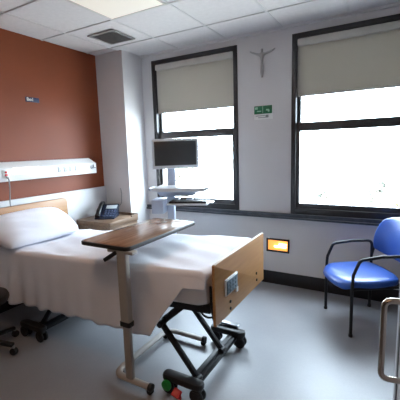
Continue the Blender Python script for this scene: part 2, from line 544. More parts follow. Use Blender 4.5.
yw = YW
e = empty('notice_sign', (-1.22, yw, 1.775)); tag(e, 'small green and white notice on the wall between the windows', 'sign')
MB().box((-1.22, yw - 0.003, 1.848), (0.200, 0.006, 0.140), 0.002).build('backing', M['sign_white'], e)
MB().box((-1.22, yw - 0.007, 1.875), (0.194, 0.003, 0.082), 0.001).build('green_panel', M['sign_green'], e)
mk = MB()
mk.box((-1.293, yw - 0.009, 1.893), (0.030, 0.002, 0.024)); mk.box((-1.223, yw - 0.009, 1.876), (0.004, 0.002, 0.070))
mk.box((-1.172, yw - 0.009, 1.872), (0.030, 0.002, 0.014)); mk.box((-1.160, yw - 0.009, 1.862), (0.018, 0.002, 0.020))
mk.box((-1.262, yw - 0.009, 1.862), (0.045, 0.002, 0.008))
mk.build('pictogram', M['sign_mark'], e)
mk = MB()
mk.box((-1.25, yw - 0.0065, 1.815), (0.10, 0.002, 0.006)); mk.box((-1.22, yw - 0.0065, 1.797), (0.11, 0.002, 0.006)); mk.box((-1.178, yw - 0.0065, 1.808), (0.032, 0.002, 0.026))
mk.build('print_lines', M['ink'], e)

# crucifix figure: one skinned body
def skin_body(name, pts, edges, radii, m, parent, levels=2):
    me = bpy.data.meshes.new(name)
    me.from_pydata(pts, edges, [])
    o = bpy.data.objects.new(name, me)
    COL.objects.link(o)
    o.parent = parent
    md = o.modifiers.new('skin', 'SKIN')
    for i, r in enumerate(radii):
        me.skin_vertices[0].data[i].radius = (r, r)
    me.skin_vertices[0].data[0].use_root = True
    md.use_smooth_shade = True
    s = o.modifiers.new('sub', 'SUBSURF'); s.levels = levels; s.render_levels = levels
    me.materials.append(m)
    return o
e = empty('hanging_crucifix', (-1.225, yw, 2.19)); tag(e, 'pewter crucifix figure with outstretched arms high on the wall', 'crucifix')
pts = [(0, -.022, .115), (0, -.024, .175), (0, -.024, .225), (0, -.028, .252), (0.004, -.034, .285),
       (-.045, -.020, .238), (-.092, -.018, .255), (-.135, -.014, .278), (.045, -.020, .238), (.092, -.018, .250), (.135, -.014, .272),
       (.010, -.026, .060), (.002, -.018, .005), (-.006, -.026, .062), (-.004, -.018, .004)]
ed = [(0, 1), (1, 2), (2, 3), (3, 4), (2, 5), (5, 6), (6, 7), (2, 8), (8, 9), (9, 10), (0, 11), (11, 12), (0, 13), (13, 14)]
rd = [.016, .015, .019, .009, .015, .012, .010, .007, .012, .010, .007, .012, .007, .012, .007]
skin_body('figure', pts, ed, rd, M['pewter'], e)

e = empty('night_light', (-1.06, yw, 0.36)); tag(e, 'glowing amber night light in a black frame low on the wall', 'night light')
fr = MB()
x0, x1, z0, z1 = -1.185, -0.935, 0.362, 0.512
for lo_, hi_ in (((x0, z0), (x1, z0 + .020)), ((x0, z1 - .020), (x1, z1)), ((x0, z0), (x0 + .018, z1)), ((x1 - .018, z0), (x1, z1))):
    fr.ext((lo_[0], yw - .014, lo_[1]), (hi_[0], yw, hi_[1]), 0.003)
fr.build('light_frame', M['black_metal'], e)
MB().ext((x0 + .015, yw - .004, z0 + .017), (x1 - .015, yw - .001, z1 - .017)).build('amber_lens', M['night_lens'], e)
MB().cyl((-1.095, yw - .012, .425), (-0.968, yw - .012, .425), .009, seg=12).cyl((-1.045, yw - .012, .452), (-0.966, yw - .012, .452), .010, seg=12).build('bulb', M['night_bulb'], e)

# ------------------------------------------------------------------ bed
BX0, BX1 = -3.075, -0.85
def zt(x): return 0.690 + (x + 2.9) * 0.0535            # top of the mattress along the bed
YN, YFAR = 1.600, 2.440

e = bed = empty('hospital_bed', (-1.95, 1.95, 0)); tag(e, 'hospital bed with pale wooden boards on a black wheeled scissor frame', 'bed')
def board(x, t, zlo, zhi, name, r):
    poly = [(1.625, zlo), (2.448, zlo), (2.448, zhi), (1.625, zhi)]
    P = fillet([(y, z, 0) for y, z in poly], r, 4, closed=True)
    mt = Matrix(((0, 0, 1, x), (1, 0, 0, 0), (0, 1, 0, 0), (0, 0, 0, 1)))
    o = MB().prism([(q.x, q.y) for q in P], -t / 2, t / 2, mt, 0.003).build(name, M['beech'], bed)
    return o
fb = board(-0.862, 0.018, 0.468, 0.838, 'footboard', 0.008)
MB().ext((-0.870, 1.632, 0.8375), (-0.854, 2.441, 0.8415), 0.001).build('edge_band', M['beech_edge'], fb)
hb = board(-3.075, 0.030, 0.50, 1.018, 'headboard', 0.05)
# control panel on the footboard
cp = MB().box((-0.849, 1.838, 0.658), (0.012, 0.176, 0.104), 0.004).build('control_panel', M['sign_white'], bed)
MB().box((-0.842, 1.838, 0.655), (0.004, 0.160, 0.086), 0.001).build('key_film', M['panel_grey'], cp)
kk = MB()
for i in range(4):
    for j in range(3):
        kk.box((-0.8395, 1.775 + i * 0.038, 0.63 + j * 0.025), (0.002, 0.024, 0.013), 0.0008)
kk.build('key', M['panel_grey'], cp)
MB().box((-0.842, 1.905, 0.598), (0.010, 0.030, 0.034), 0.003).build('tab', M['white_plastic'], cp)
for y_, z_ in ((1.826, .545), (1.826, .500), (2.285, .572), (2.290, .520)):
    MB().cyl((-0.855, y_, z_), (-0.847, y_, z_), 0.010, bev=0.002).build('board_bolt', M['black'], bed)

dk = MB()                                                # mattress deck
for yy in (1.66, 2.38):
    dk.bar([(-3.04, yy, zt(-3.04) - 0.24), (-0.90, yy, zt(-0.9) - 0.24)], 0.035, 0.05)
for xx in (-2.9, -2.3, -1.6, -1.0):
    dk.bar([(xx, 1.66, zt(xx) - 0.24), (xx, 2.38, zt(xx) - 0.24)], 0.04, 0.035)
dk.bar([(-0.95, 1.66, 0.560), (-0.95, 1.70, 0.525), (-0.95, 2.35, 0.525), (-0.95, 2.38, 0.560)], 0.05, 0.03)
dk.build('deck_frame', M['black_metal'], bed)
for yy in (1.80, 2.22):                                   # board carriers at the foot end
    MB().bar([(-1.02, yy, 0.56), (-0.888, yy, 0.56)], 0.035, 0.03).build('board_carrier', M['black_metal'], bed)
mp = MB().tube([(-0.885, 1.66, 0.50), (-0.885, 1.635, 0.60), (-0.885, 1.632, 0.71)], 0.0085, 8, 0.03)
mp.build('mattress_retainer', M['black_metal'], bed)
dd = MB().box((-2.60, 2.00, 0.325), (0.62, 0.66, 0.17), 0.03).cyl((-2.31, 1.9, 0.34), (-1.6, 1.9, 0.49), 0.022, 0.018)  # drive motor and rod; black box enlarged to add shade under the head
dd.build('drive_motor_shade_box', M['black'], bed)

def base_end(xc, sgn, arms, pedals):
    """sgn +1: the foot end. Two brackets along the bed joined by a cross beam."""
    MB().ext((xc - 0.035, 1.60, 0.062), (xc + 0.035, 2.18, 0.100), 0.006).ext((xc - 0.012, 1.60, 0.099), (xc + 0.012, 2.18, 0.107), 0.002).build('base_beam', M['black_metal'], bed)
    for yy, near in ((1.565, True), (2.205, False)):
        bx = MB()
        P = fillet([(xc - 0.19, yy - 0.035, 0), (xc + 0.09, yy - 0.035, 0), (xc + 0.09, yy + 0.035, 0), (xc - 0.19, yy + 0.035, 0)], 0.033, 5, closed=True)
        bx.prism([(q.x, q.y) for q in P], 0.088, 0.132, None, 0.012)
        bx.build('base_bracket', M['black'], bed)
        for cx_ in ((xc + 0.050, xc - 0.150)):
            c = MB().cyl((cx_, yy, 0.07), (cx_, yy, 0.096), 0.018, bev=0.004)
            c.box((cx_, yy, 0.078), (0.056, 0.058, 0.018), 0.008)
            cc = c.build('caster', M['black'], bed)
            for s2 in (-1, 1):
                wv = MB().cyl((cx_, yy + s2 * 0.010, 0.046), (cx_, yy + s2 * 0.028, 0.046), 0.045, seg=28, bev=0.007)
                wv.build('wheel', M['rubber'], cc)
                MB().cyl((cx_, yy + s2 * 0.0282, 0.046), (cx_, yy + s2 * 0.0305, 0.046), 0.018, seg=20, bev=0.001).build('hub', M['black_metal'], cc)
    for yy in (1.625, 1.96):
        a = MB()
        k = [(xc + 0.02 * sgn, yy, 0.105), (xc - sgn * 0.235, yy, 0.405)]
        a.bar(k, 0.030, 0.032, 0.006)
        a.cyl((xc + 0.02 * sgn, yy - 0.025, 0.105), (xc + 0.02 * sgn, yy + 0.025, 0.105), 0.022, bev=0.003)
        a.cyl((k[1][0], yy - 0.03, k[1][2]), (k[1][0], yy + 0.03, k[1][2]), 0.021, bev=0.003)
        a.build('lift_arm', M['black_metal'], bed)
        zz = zt(xc - sgn * 0.09) - 0.24
        MB().bar([(xc - sgn * 0.245, yy + 0.036, 0.405), (xc - sgn * 0.085, yy + 0.036, zz)], 0.026, 0.045, 0.006).build('lift_link', M['black_metal'], bed)
base_end(-1.005, 1, None, True)
base_end(-2.45, -1, None, False)
MB().cyl((-1.145, 1.506, 0.076), (-1.145, 1.530, 0.076), 0.034, 0.030, bev=0.006).build('brake_pedal', M['green'], bed)
MB().box((-1.07, 1.512, 0.052), (0.055, 0.050, 0.020), 0.007, (0.5, 0.25, 0)).box((-1.065, 1.518, 0.034), (0.04, 0.020, 0.050), 0.006, (0.3, 0, 0)).build('steer_pedal', M['red'], bed)
MB().bar([(-1.20, 2.245, 0.150), (-0.98, 2.245, 0.140)], 0.045, 0.022, 0.006).build('far_pedal_bar', M['steel'], bed)
MB().tube([(-1.06, 1.75, 0.50), (-1.00, 1.78, 0.42), (-0.90, 1.84, 0.44), (-0.90, 1.95, 0.53)], 0.007, 8, 0.05).build('control_cable', M['black'], bed)

# mattress: rounded block following the tilted deck
MPROF = [(q.x, q.y) for q in fillet([(-0.42, -0.10, 0), (-0.42, -0.02, 0), (-0.42, 0.05, 0), (-0.42, 0.10, 0), (-0.2, 0.10, 0), (0.2, 0.10, 0), (0.42, 0.10, 0), (0.42, 0.0, 0), (0.42, -0.10, 0), (0.0, -0.10, 0)], 0.035, 6, closed=True)]
def mattress_pt(u, v):
    x0, x1 = -3.03, -0.905
    R = 0.085
    L = x1 - x0
    d = u * L
    x = x0 + d
    end = min(d, L - d)
    ins = 0.0 if end >= R else R - math.sqrt(max(0, R * R - (R - end) ** 2))
    hw = (YFAR - YN) / 2 - ins
    hh = 0.100
    if end < 0.03: hh -= 0.02 * (1 - end / 0.03)
    q = max(0, 1 - end / 0.075)
    top = 0.06 * (1 - math.sqrt(max(0, 1 - q * q * 0.98)))
    py, pz = MPROF[int(round(v * len(MPROF))) % len(MPROF)]
    ex, ez = py / 0.42, pz / 0.10
    return Vector((x, (YN + YFAR) / 2 + hw * ex, zt(x) - 0.112 + 0.100 * ez - (top if ez > 0.15 else 0)))
us = 120
mt = MB().grid(mattress_pt, us, len(MPROF), closed_v=True, caps=True)
tag(mt.build('mattress', M['mattress'], sharp=60), 'mattress in a pale cover on the hospital bed under the white sheet', 'mattress')

# top sheet draped over the mattress
def hem(x):
    if x < -1.30:
        return 0.262 + max(0, (x + 2.9)) * 0.040 + 0.006 * math.sin(x * 19) + 0.004 * math.sin(x * 41 + 1)
    t = min(1, (x + 1.30) / 0.27)
    return 0.322 + (0.700 - 0.322) * t ** 0.9
def sheet_pt(u, v):
    x = -3.02 + u * (3.02 - 0.899)
    z = zt(x) + 0.006
    endd = -0.899 - x
    R = 0.034
    foot = 0.0
    if endd < 0.07:                                       # turned down over the foot end
        q = 1 - endd / 0.07
        foot = 0.055 * (1 - math.sqrt(max(0, 1 - q * q * 0.96)))
    wr = 0.0045 * math.sin(x * 9 + 2.0) + 0.003 * math.sin(x * 23 + 0.5)
    if v < 0.62:                                          # flat top from the far edge
        t = v / 0.62
        y = YFAR - 0.04 + t * (YN + R - (YFAR - 0.04))
        z += 0.0060 * math.sin(6.0 * x + 5 * y) * math.sin(9 * y + 1.3) + 0.0036 * math.sin(17 * x - 9 * y) + 0.0024 * math.sin(29 * y + 11 * x)
        z += 0.006 * math.exp(-((x + 2.70 + 0.06 * math.sin(4 * y)) / 0.018) ** 2)
        return Vector((x, y, z - foot))
    if v < 0.74:                                          # rounded near edge
        a = (v - 0.62) / 0.12 * PI / 2
        sq = min(1, max(0, (endd) / 0.14))
        yc = YN + R - 0.016 * sq
        y = yc - (R) * math.sin(a) - 0.0
        return Vector((x, y + 0.0, z - foot - R * (1 - math.cos(a))))
    t = (v - 0.74) / 0.26                                 # hanging side
    zt_ = z - foot - R
    zh = min(hem(x), zt_ - 0.005)
    headw = min(1, max(0, (-2.1 - x) / 0.7))
    amp = (0.022 + 0.045 * headw) * t ** 0.9
    w_ = math.sin(x * 36 + 1.5 * math.sin(x * 3.1)) * (0.55 + 0.45 * headw) + 0.5 * math.sin(x * 11 + 0.7)
    sq = min(1, max(0, (endd) / 0.14))
    y = YN - 0.016 * sq - 0.004 * t - amp * (0.5 + 0.35 * w_)
    y = min(y, YN - 0.006 * sq)
    return Vector((x, y, zt_ + (zh - zt_) * t))
sh = MB().grid(sheet_pt, 190, 84).build('bed_sheet', M['sheet'], sharp=70)
tag(sh, 'white cotton sheet spread over the mattress and hanging down the side', 'sheet')
solidify(sh, 0.0025, 0)
MB().box((-1.438, 2.165, zt(-1.438) + 0.0085), (0.030, 0.052, 0.0015), 0.0004, (0, -0.05, 0.5)).build('laundry_mark', M['ink'], sh)

# pillow
def pillow():
    c = Vector((-2.850, 1.905, 0.828))
    ang = math.radians(29)
    L, W, T = 0.47, 0.80, 0.105
    ux = Vector((-math.cos(ang), 0, math.sin(ang)))
    uy = Vector((0, 1, 0))
    un = Vector((math.sin(ang), 0, math.cos(ang)))
    def pt(side):
        def fn(u, v):
            a, b_ = u * 2 - 1, v * 2 - 1
            k = ((1 - abs(a) ** 2.6) * (1 - abs(b_) ** 3.2))
            t = T * max(0, k) ** 0.47
            pin = 1 - 0.05 * (1 - b_ * b_) * 0.8
            pin2 = 1 - 0.045 * (1 - a * a)
            wr = 0.005 * math.sin(9 * b_ + 4 * a) * math.sin(5 * a + 1) * k + 0.004 * math.sin(17 * a + 5 * b_) * k
            cr_ = 1 - 0.15 * (a * a * b_ * b_)
            p_ = c + ux * (a * L / 2 * pin * cr_) + uy * (b_ * W / 2 * pin2 * cr_) + un * (side * t + (wr if side > 0 else 0))
            p_.z = max(p_.z, zt(p_.x) + 0.030)
            p_.x = max(p_.x, -3.056)
            return p_
        return fn
    m_ = MB().grid(pt(1), 44, 60).grid(pt(-1), 44, 60)
    bmesh.ops.remove_doubles(m_.bm, verts=m_.bm.verts, dist=0.0008)
    bmesh.ops.recalc_face_normals(m_.bm, faces=m_.bm.faces)
    return m_.build('pillow', M['pillow'], sharp=80)
tag(pillow(), 'plump white pillow leaning on the wooden headboard of the bed', 'pillow')

# ------------------------------------------------------------------ overbed table
e = ot = empty('overbed_table', (-1.42, 1.5, 0)); tag(e, 'wheeled overbed table with brown laminate top and beige post', 'table')
TZ = 0.930
def rrect(x0, x1, y0, y1, r, n=6):
    P = fillet([(x0, y0, 0), (x1, y0, 0), (x1, y1, 0), (x0, y1, 0)], r, n, closed=True)
    return [(q.x, q.y) for q in P]
tt = MB().prism(rrect(-1.748, -1.337, 1.460, 2.262, 0.045), TZ - 0.026, TZ - 0.0008, None, 0.004).build('edge_band', M['table_edge'], ot)
tp = MB().prism(rrect(-1.738, -1.347, 1.470, 2.252, 0.040), TZ - 0.004, TZ, None, 0.0008).build('tabletop', M['table_top'], ot)
ux_ = MB().box((-1.50, 1.80, TZ - 0.034), (0.10, 0.56, 0.016), 0.003).box((-1.410, 1.492, TZ - 0.036), (0.20, 0.05, 0.020), 0.004)
ux_.build('top_bracket', M['beige_metal'], ot)
PX, PY = -1.405, 1.488
MB().prism(rrect(PX - .036, PX + .036, PY - .022, PY + .022, .014), 0.44, TZ - 0.04, None).build('outer_post', M['beige_metal'], ot)
MB().prism(rrect(PX - .028, PX + .028, PY - .016, PY + .016, .010), 0.055, 0.445, None).build('inner_post', M['beige_metal'], ot)
MB().prism(rrect(PX - .041, PX + .041, PY - .027, PY + .027, .016), 0.415, 0.447, None, 0.004).build('collar', M['black'], ot)
MB().bar([(PX - 0.03, 1.472, TZ - 0.040), (PX - 0.125, 1.468, TZ - 0.100)], 0.036, 0.024, 0.004).build('height_lever', M['black'], ot)
BZ = 0.046
MB().tube([(-1.250, 1.488, BZ), (-1.545, 1.488, BZ), (-1.545, 2.105, BZ), (-1.215, 2.105, BZ)], 0.017, 12, 0.09, rx=0.024).build('base_frame', M['beige_metal'], ot)
for cx_, cy_ in ((-1.250, 1.488), (-1.215, 2.105), (-1.535, 1.535), (-1.535, 2.055)):
    c = MB().cyl((cx_, cy_, BZ - 0.026), (cx_, cy_, BZ - 0.002), 0.014, bev=0.002)
    cc = c.build('caster', M['black'], ot)
    MB().cyl((cx_, cy_ - 0.016, 0.019), (cx_, cy_ + 0.016, 0.019), 0.019, seg=20, bev=0.004).build('wheel', M['rubber'], cc)
for cx_, cy_ in ((-1.257, 1.488), (-1.222, 2.105)):
    MB().cyl((cx_, cy_, BZ), (cx_ + 0.026, cy_, BZ), 0.0255, bev=0.005).build('end_cap', M['black'], ot)

# ------------------------------------------------------------------ nightstand and telephone
e = ns = empty('nightstand', (-2.91, 2.90, 0)); tag(e, 'brown wooden bedside cabinet between the bed and the column', 'nightstand')
nx0, nx1, ny0, ny1, nz = -3.178, -2.655, 2.640, 3.128, 0.726
MB().ext((nx0 + .01, ny0 + .015, 0.07), (nx1 - .012, ny1 - .01, nz - 0.055), 0.004).build('cabinet_body', M['night_wood'], ns)
MB().prism(rrect(nx0, nx1, ny0, ny1, 0.02, 4), nz - 0.055, nz, None, 0.006).build('cabinet_top', M['night_wood'], ns)
rm = MB()
rm.ext((nx0 + 0.004, ny1 - 0.022, nz - 0.004), (nx1 - 0.004, ny1 - 0.002, nz + 0.026), 0.006)
rm.ext((nx1 - 0.020, ny1 - 0.12, nz - 0.004), (nx1 - 0.002, ny1 - 0.004, nz + 0.020), 0.006)
rm.build('raised_rim', M['night_wood'], ns)
for z0_, z1_ in ((0.47, 0.645), (0.09, 0.46)):
    d_ = MB().ext((nx1 - 0.014, ny0 + 0.03, z0_), (nx1 + 0.004, ny1 - 0.025, z1_), 0.004).build('drawer' if z0_ > .3 else 'door', M['night_wood'], ns)
    MB().tube([(nx1 + 0.004, 2.85, z1_ - 0.05), (nx1 + 0.028, 2.85, z1_ - 0.05), (nx1 + 0.028, 2.95, z1_ - 0.05), (nx1 + 0.004, 2.95, z1_ - 0.05)], 0.005, 8, 0.012).build('handle', M['steel'], d_)
for cx_ in (nx0 + 0.05, nx1 - 0.05):
    for cy_ in (ny0 + 0.05, ny1 - 0.05):
        c = MB().cyl((cx_, cy_, 0.045), (cx_, cy_, 0.072), 0.012).build('caster', M['steel'], ns)
        MB().cyl((cx_, cy_ - 0.01, 0.024), (cx_, cy_ + 0.01, 0.024), 0.024, bev=0.004).build('wheel', M['rubber'], c)

e = ph = empty('telephone', (-2.925, 2.880, nz), math.radians(28))
ph.scale = (1.28, 1.28, 1.28); tag(e, 'dark desk telephone with a pale display on the bedside cabinet', 'telephone')
# local: +x right, -y front; wedge body
pr_ = [(-0.095, 0.012), (0.095, 0.110), (0.100, 0.100), (0.060, 0.002), (-0.095, 0.002)]
mt_ = Matrix(((0, 0, 1, 0), (1, 0, 0, 0), (0, 1, 0, 0), (0, 0, 0, 1)))
MB().prism(pr_, -0.085, 0.095, mt_, 0.004).build('phone_base', M['phone'], ph, local=True)
sl = math.atan2(0.098, 0.19)
def onslope(x, y, up): return (x, y, 0.012 + (y + 0.095) * 0.098 / 0.19 + up)
MB().box(onslope(0.035, 0.052, 0.002), (0.10, 0.050, 0.004), 0.001, (sl, 0, 0)).build('display', M['phone_screen'], ph, local=True)
kp = MB()
for i in range(4):
    for j in range(4):
        kp.box(onslope(-0.002 + i * 0.026, -0.068 + j * 0.024, 0.002), (0.020, 0.016, 0.005), 0.0015, (sl, 0, 0))
kp.build('keypad', M['phone_keys'], ph, local=True)
hs = MB().tube([onslope(-0.058, -0.075, 0.024), onslope(-0.058, -0.045, 0.036), onslope(-0.058, 0.045, 0.036), onslope(-0.058, 0.078, 0.024)], 0.012, 12, 0.02, rx=0.020)
hs.box(onslope(-0.058, -0.078, 0.016), (0.046, 0.046, 0.030), 0.011, (sl, 0, 0)).box(onslope(-0.058, 0.080, 0.016), (0.046, 0.046, 0.030), 0.011, (sl, 0, 0))
hs.build('handset', M['black'], ph, local=True)
MB().tube([(-2.94, 2.985, 0.775), (-2.94, 3.06, 0.79), (-2.915, 3.13, 0.86), (-2.92, 3.148, 0.98), (-2.935, 3.150, 1.045)], 0.0045, 8, 0.05).build('phone_cord', M['grey_plastic'], ph)
MB().tube([(-3.005, 2.825, 0.733), (-3.05, 2.81, 0.732), (-3.07, 2.86, 0.732), (-3.02, 2.89, 0.732)], 0.005, 8, 0.03).build('handset_cord', M['black'], ph)

# ------------------------------------------------------------------ computer cart
CRX, CRY, CRZ = -2.025, 2.92, math.radians(20)
e = ct = empty('computer_cart', (CRX, CRY, 0), CRZ); tag(e, 'grey medical computer cart with monitor in front of the left window', 'cart')
pl = MB().prism(rrect(-0.038, 0.038, -0.035, 0.035, 0.015), 0.09, 1.10, None)
pl.build('column', M['lilac_grey'], ct, local=True)
bs = MB()
for s1 in (-1, 1):
    for s2 in (-1, 1):
        bs.bar([(0, 0, 0.10), (s1 * 0.20, s2 * 0.19, 0.085)], 0.06, 0.035, 0.01)
bs.cyl((0, 0, 0.075), (0, 0, 0.13), 0.085, 0.07, bev=0.01)
bs.build('base', M['pale_grey'], ct, local=True)
for s1 in (-1, 1):
    for s2 in (-1, 1):
        c = MB().cyl((s1 * .195, s2 * .185, 0.06), (s1 * .195, s2 * .185, 0.085), 0.016).build('caster', M['grey_plastic'], ct, local=True)
        MB().cyl((s1 * .195 - .014, s2 * .185, 0.036), (s1 * .195 + .014, s2 * .185, 0.036), 0.036, seg=22, bev=0.006).build('wheel', M['rubber'], c, local=True)
# work surface with rolled rim
WZ = 1.125
OX = 0.14
ws = MB().prism(rrect(OX - 0.265, OX + 0.265, -0.30, 0.13, 0.05), WZ - 0.034, WZ, None, 0.008)
ws.build('work_surface', M['pale_grey'], ct, local=True)
MB().tube([(OX - 0.265, -0.10, WZ - 0.01), (OX - 0.285, -0.12, WZ - 0.006), (OX - 0.285, -0.28, WZ - 0.006), (OX - 0.26, -0.29, WZ - 0.012)], 0.011, 10, 0.03).build('grab_handle', M['lilac_grey'], ct, local=True)
MB().tube([(OX + 0.265, -0.10, WZ - 0.01), (OX + 0.287, -0.12, WZ - 0.006), (OX + 0.287, -0.28, WZ - 0.006), (OX + 0.26, -0.29, WZ - 0.012)], 0.011, 10, 0.03).build('grab_handle', M['grey_plastic'], ct, local=True)
hd = MB()
def tap(u, v):
    z = WZ - 0.022 - u * 0.080
    kx = 0.235 - 0.06 * u ** 0.8; k0 = -0.235 + 0.15 * u; k1 = 0.10 - 0.04 * u
    a = 2 * PI * v
    ca, sa = math.cos(a), math.sin(a)
    n = 0.35
    return Vector((OX * 0.8 * (1 - 0.4 * u) + kx * math.copysign(abs(ca) ** n, ca), (k0 + k1) / 2 + (k1 - k0) / 2 * math.copysign(abs(sa) ** n, sa), z))
hd.grid(tap, 8, 40, closed_v=True, caps=True).build('electronics_housing', M['lilac_grey'], ct, local=True)
ty = WZ - 0.140
MB().prism(rrect(OX - 0.10, OX + 0.30, -0.37, -0.10, 0.02), ty - 0.012, ty, None, 0.004).prism(rrect(OX + 0.30, OX + 0.335, -0.26, -0.13, 0.015), ty - 0.010, ty - 0.002, None, 0.002).build('keyboard_tray', M['pale_grey'], ct, local=True)
for xx in (0.08, 0.22):
    MB().box((xx, -0.08, ty + 0.012), (0.06, 0.10, 0.025), 0.006).build('tray_slide', M['lilac_grey'], ct, local=True)
MB().prism(rrect(-0.175, -0.045, -0.14, 0.06, 0.015), WZ - 0.275, WZ - 0.135, None, 0.006).build('storage_bin', M['lilac_grey'], ct, local=True)
# monitor mast and monitor
MB().ext((-0.045, 0.040, WZ - 0.01), (0.045, 0.075, WZ + 0.36), 0.010).build('monitor_mast', M['lilac_grey'], ct, local=True)
MB().tube([(0.045, 0.03, WZ + 0.05), (0.075, 0.0, WZ + 0.062), (0.10, -0.02, WZ + 0.085)], 0.007, 8, 0.02).box((0.108, -0.026, WZ + 0.094), (0.03, 0.014, 0.016), 0.005, (0, -0.7, 0)).build('tilt_lever', M['grey_plastic'], ct, local=True)
MX, MY, MZ = 0.07, -0.02, 1.452
rz_ = Matrix.Translation((MX, MY, MZ)) @ Euler((0, 0, math.radians(16))).to_matrix().to_4x4()
mo = MB().box((0, 0, 0), (0.476, 0.034, 0.302), 0.008).box((0, 0.026, 0), (0.34, 0.030, 0.22), 0.012)
bmesh.ops.transform(mo.bm, matrix=rz_, verts=mo.bm.verts)
mon = mo.build('monitor', M['pale_grey'], ct, local=True)
sc_ = MB().box((0, -0.0165, 0.004), (0.424, 0.004, 0.244), 0.001)
bmesh.ops.transform(sc_.bm, matrix=rz_, verts=sc_.bm.verts)
sc_.build('screen', M['screen'], mon, local=True)
MB().box((MX, 0.028, MZ), (0.09, 0.03, 0.09), 0.004).build('monitor_mount', M['grey_plastic'], ct, local=True)
# keyboard lies on the tray
kbm = Matrix.Translation((CRX, CRY, 0)) @ Euler((0, 0, CRZ)).to_matrix().to_4x4()
kc = kbm @ Vector((0.240, -0.265, ty + 0.001))
e = kb = empty('keyboard', kc, CRZ); tag(e, 'thin black keyboard on the tray of the computer cart', 'keyboard')
MB().box((0, 0, 0.008), (0.36, 0.13, 0.014), 0.004).build('keyboard_case', M['black'], kb, local=True)
ks = MB()
for i in range(14):
    for j in range(5):
        ks.box((-0.163 + i * 0.025, -0.048 + j * 0.024, 0.017), (0.020, 0.019, 0.006), 0.002, None, 1)
ks.build('keys', M['black'], kb, local=True)

# ------------------------------------------------------------------ blue visitor chair
e = ch = empty('visitor_chair', (-0.195, 3.035, 0), math.radians(-58)); tag(e, 'blue padded visitor chair with black armrests under the right window', 'chair')
def seat_pt(side):
    def fn(u, v):
        a, b_ = u * 2 - 1, v * 2 - 1
        # square to rounded square
        k = 1 - 0.16 * (a * a) * (b_ * b_) * 1.3
        x = a * 0.262 * k; y = b_ * 0.265 * k - 0.030
        fr_ = max(0, -b_ - 0.45) / 0.55
        edge = (1 - abs(a) ** 5) * (1 - abs(b_) ** 5)
        t = 0.038 * max(0, edge) ** 0.4
        z = 0.414 + side * t - 0.030 * fr_ ** 2 + (0.010 * (a * a) if side > 0 else 0) * edge
        return Vector((x, y, z))
    return fn
st = MB().grid(seat_pt(1), 40, 40).grid(seat_pt(-1), 40, 40)
bmesh.ops.remove_doubles(st.bm, verts=st.bm.verts, dist=0.0008)
bmesh.ops.recalc_face_normals(st.bm, faces=st.bm.faces)
st.build('seat', M['chair_blue'], ch, local=True, sharp=75)
MB().prism(rrect(-0.215, 0.215, -0.19, 0.20, 0.04), 0.378, 0.402, None, 0.006).build('seat_pan', M['black'], ch, local=True)
def back_pt(side):
    def fn(u, v):
        a, b_ = u * 2 - 1, v * 2 - 1
        k = 1 - 0.20 * (a * a) * (b_ * b_)
        hw_ = 0.238 - 0.016 * b_
        x = a * hw_ * k
        z = 0.702 + b_ * 0.170 * k
        edge = (1 - abs(a) ** 6) * (1 - abs(b_) ** 6)
        t = 0.021 * max(0, edge) ** 0.4
        y = 0.190 + (z - 0.55) * 0.26 + 0.055 * (1 - a * a) + 0.02 * b_ * b_ - side * t
        return Vector((x, y, z))
    return fn
bk = MB().grid(back_pt(1), 36, 36).grid(back_pt(-1), 36, 36)
bmesh.ops.remove_doubles(bk.bm, verts=bk.bm.verts, dist=0.0008)
bmesh.ops.recalc_face_normals(bk.bm, faces=bk.bm.faces)
bk.build('backrest', M['chair_blue'], ch, local=True, sharp=75)
for s1 in (-1, 1):
    x = s1 * 0.240
    MB().tube([(x, -0.205, 0), (x, -0.205, 0.42)], 0.0125, 10).build('leg', M['black_metal'], ch, local=True)
    MB().tube([(x, 0.205, 0), (x, 0.205, 0.42)], 0.0125, 10).build('leg', M['black_metal'], ch, local=True)
    MB().tube([(x, -0.205, 0.42), (x, -0.200, 0.50), (x, -0.150, 0.618), (x, 0.02, 0.636), (x, 0.205, 0.632), (x, 0.205, 0.42)], 0.0125, 10, 0.05).build('armrest', M['black_metal'], ch, local=True)
    MB().tube([(x * 0.98, 0.205, 0.50), (x * 0.92, 0.222, 0.60), (x * 0.80, 0.262, 0.72)], 0.011, 10, 0.05).build('back_bracket', M['black_metal'], ch, local=True)
    MB().tube([(x, -0.20, 0.388), (x, 0.20, 0.388)], 0.011, 10).build('side_rail', M['black_metal'], ch, local=True)
    for yy in (-0.205, 0.205):
        MB().cyl((x, yy, 0), (x, yy, 0.022), 0.0155, bev=0.003).build('foot_cap', M['rubber'], ch, local=True)
MB().tube([(-0.24, -0.17, 0.388), (0.24, -0.17, 0.388)], 0.011, 10).tube([(-0.24, 0.18, 0.388), (0.24, 0.18, 0.388)], 0.011, 10).build('cross_rail', M['black_metal'], ch, local=True)

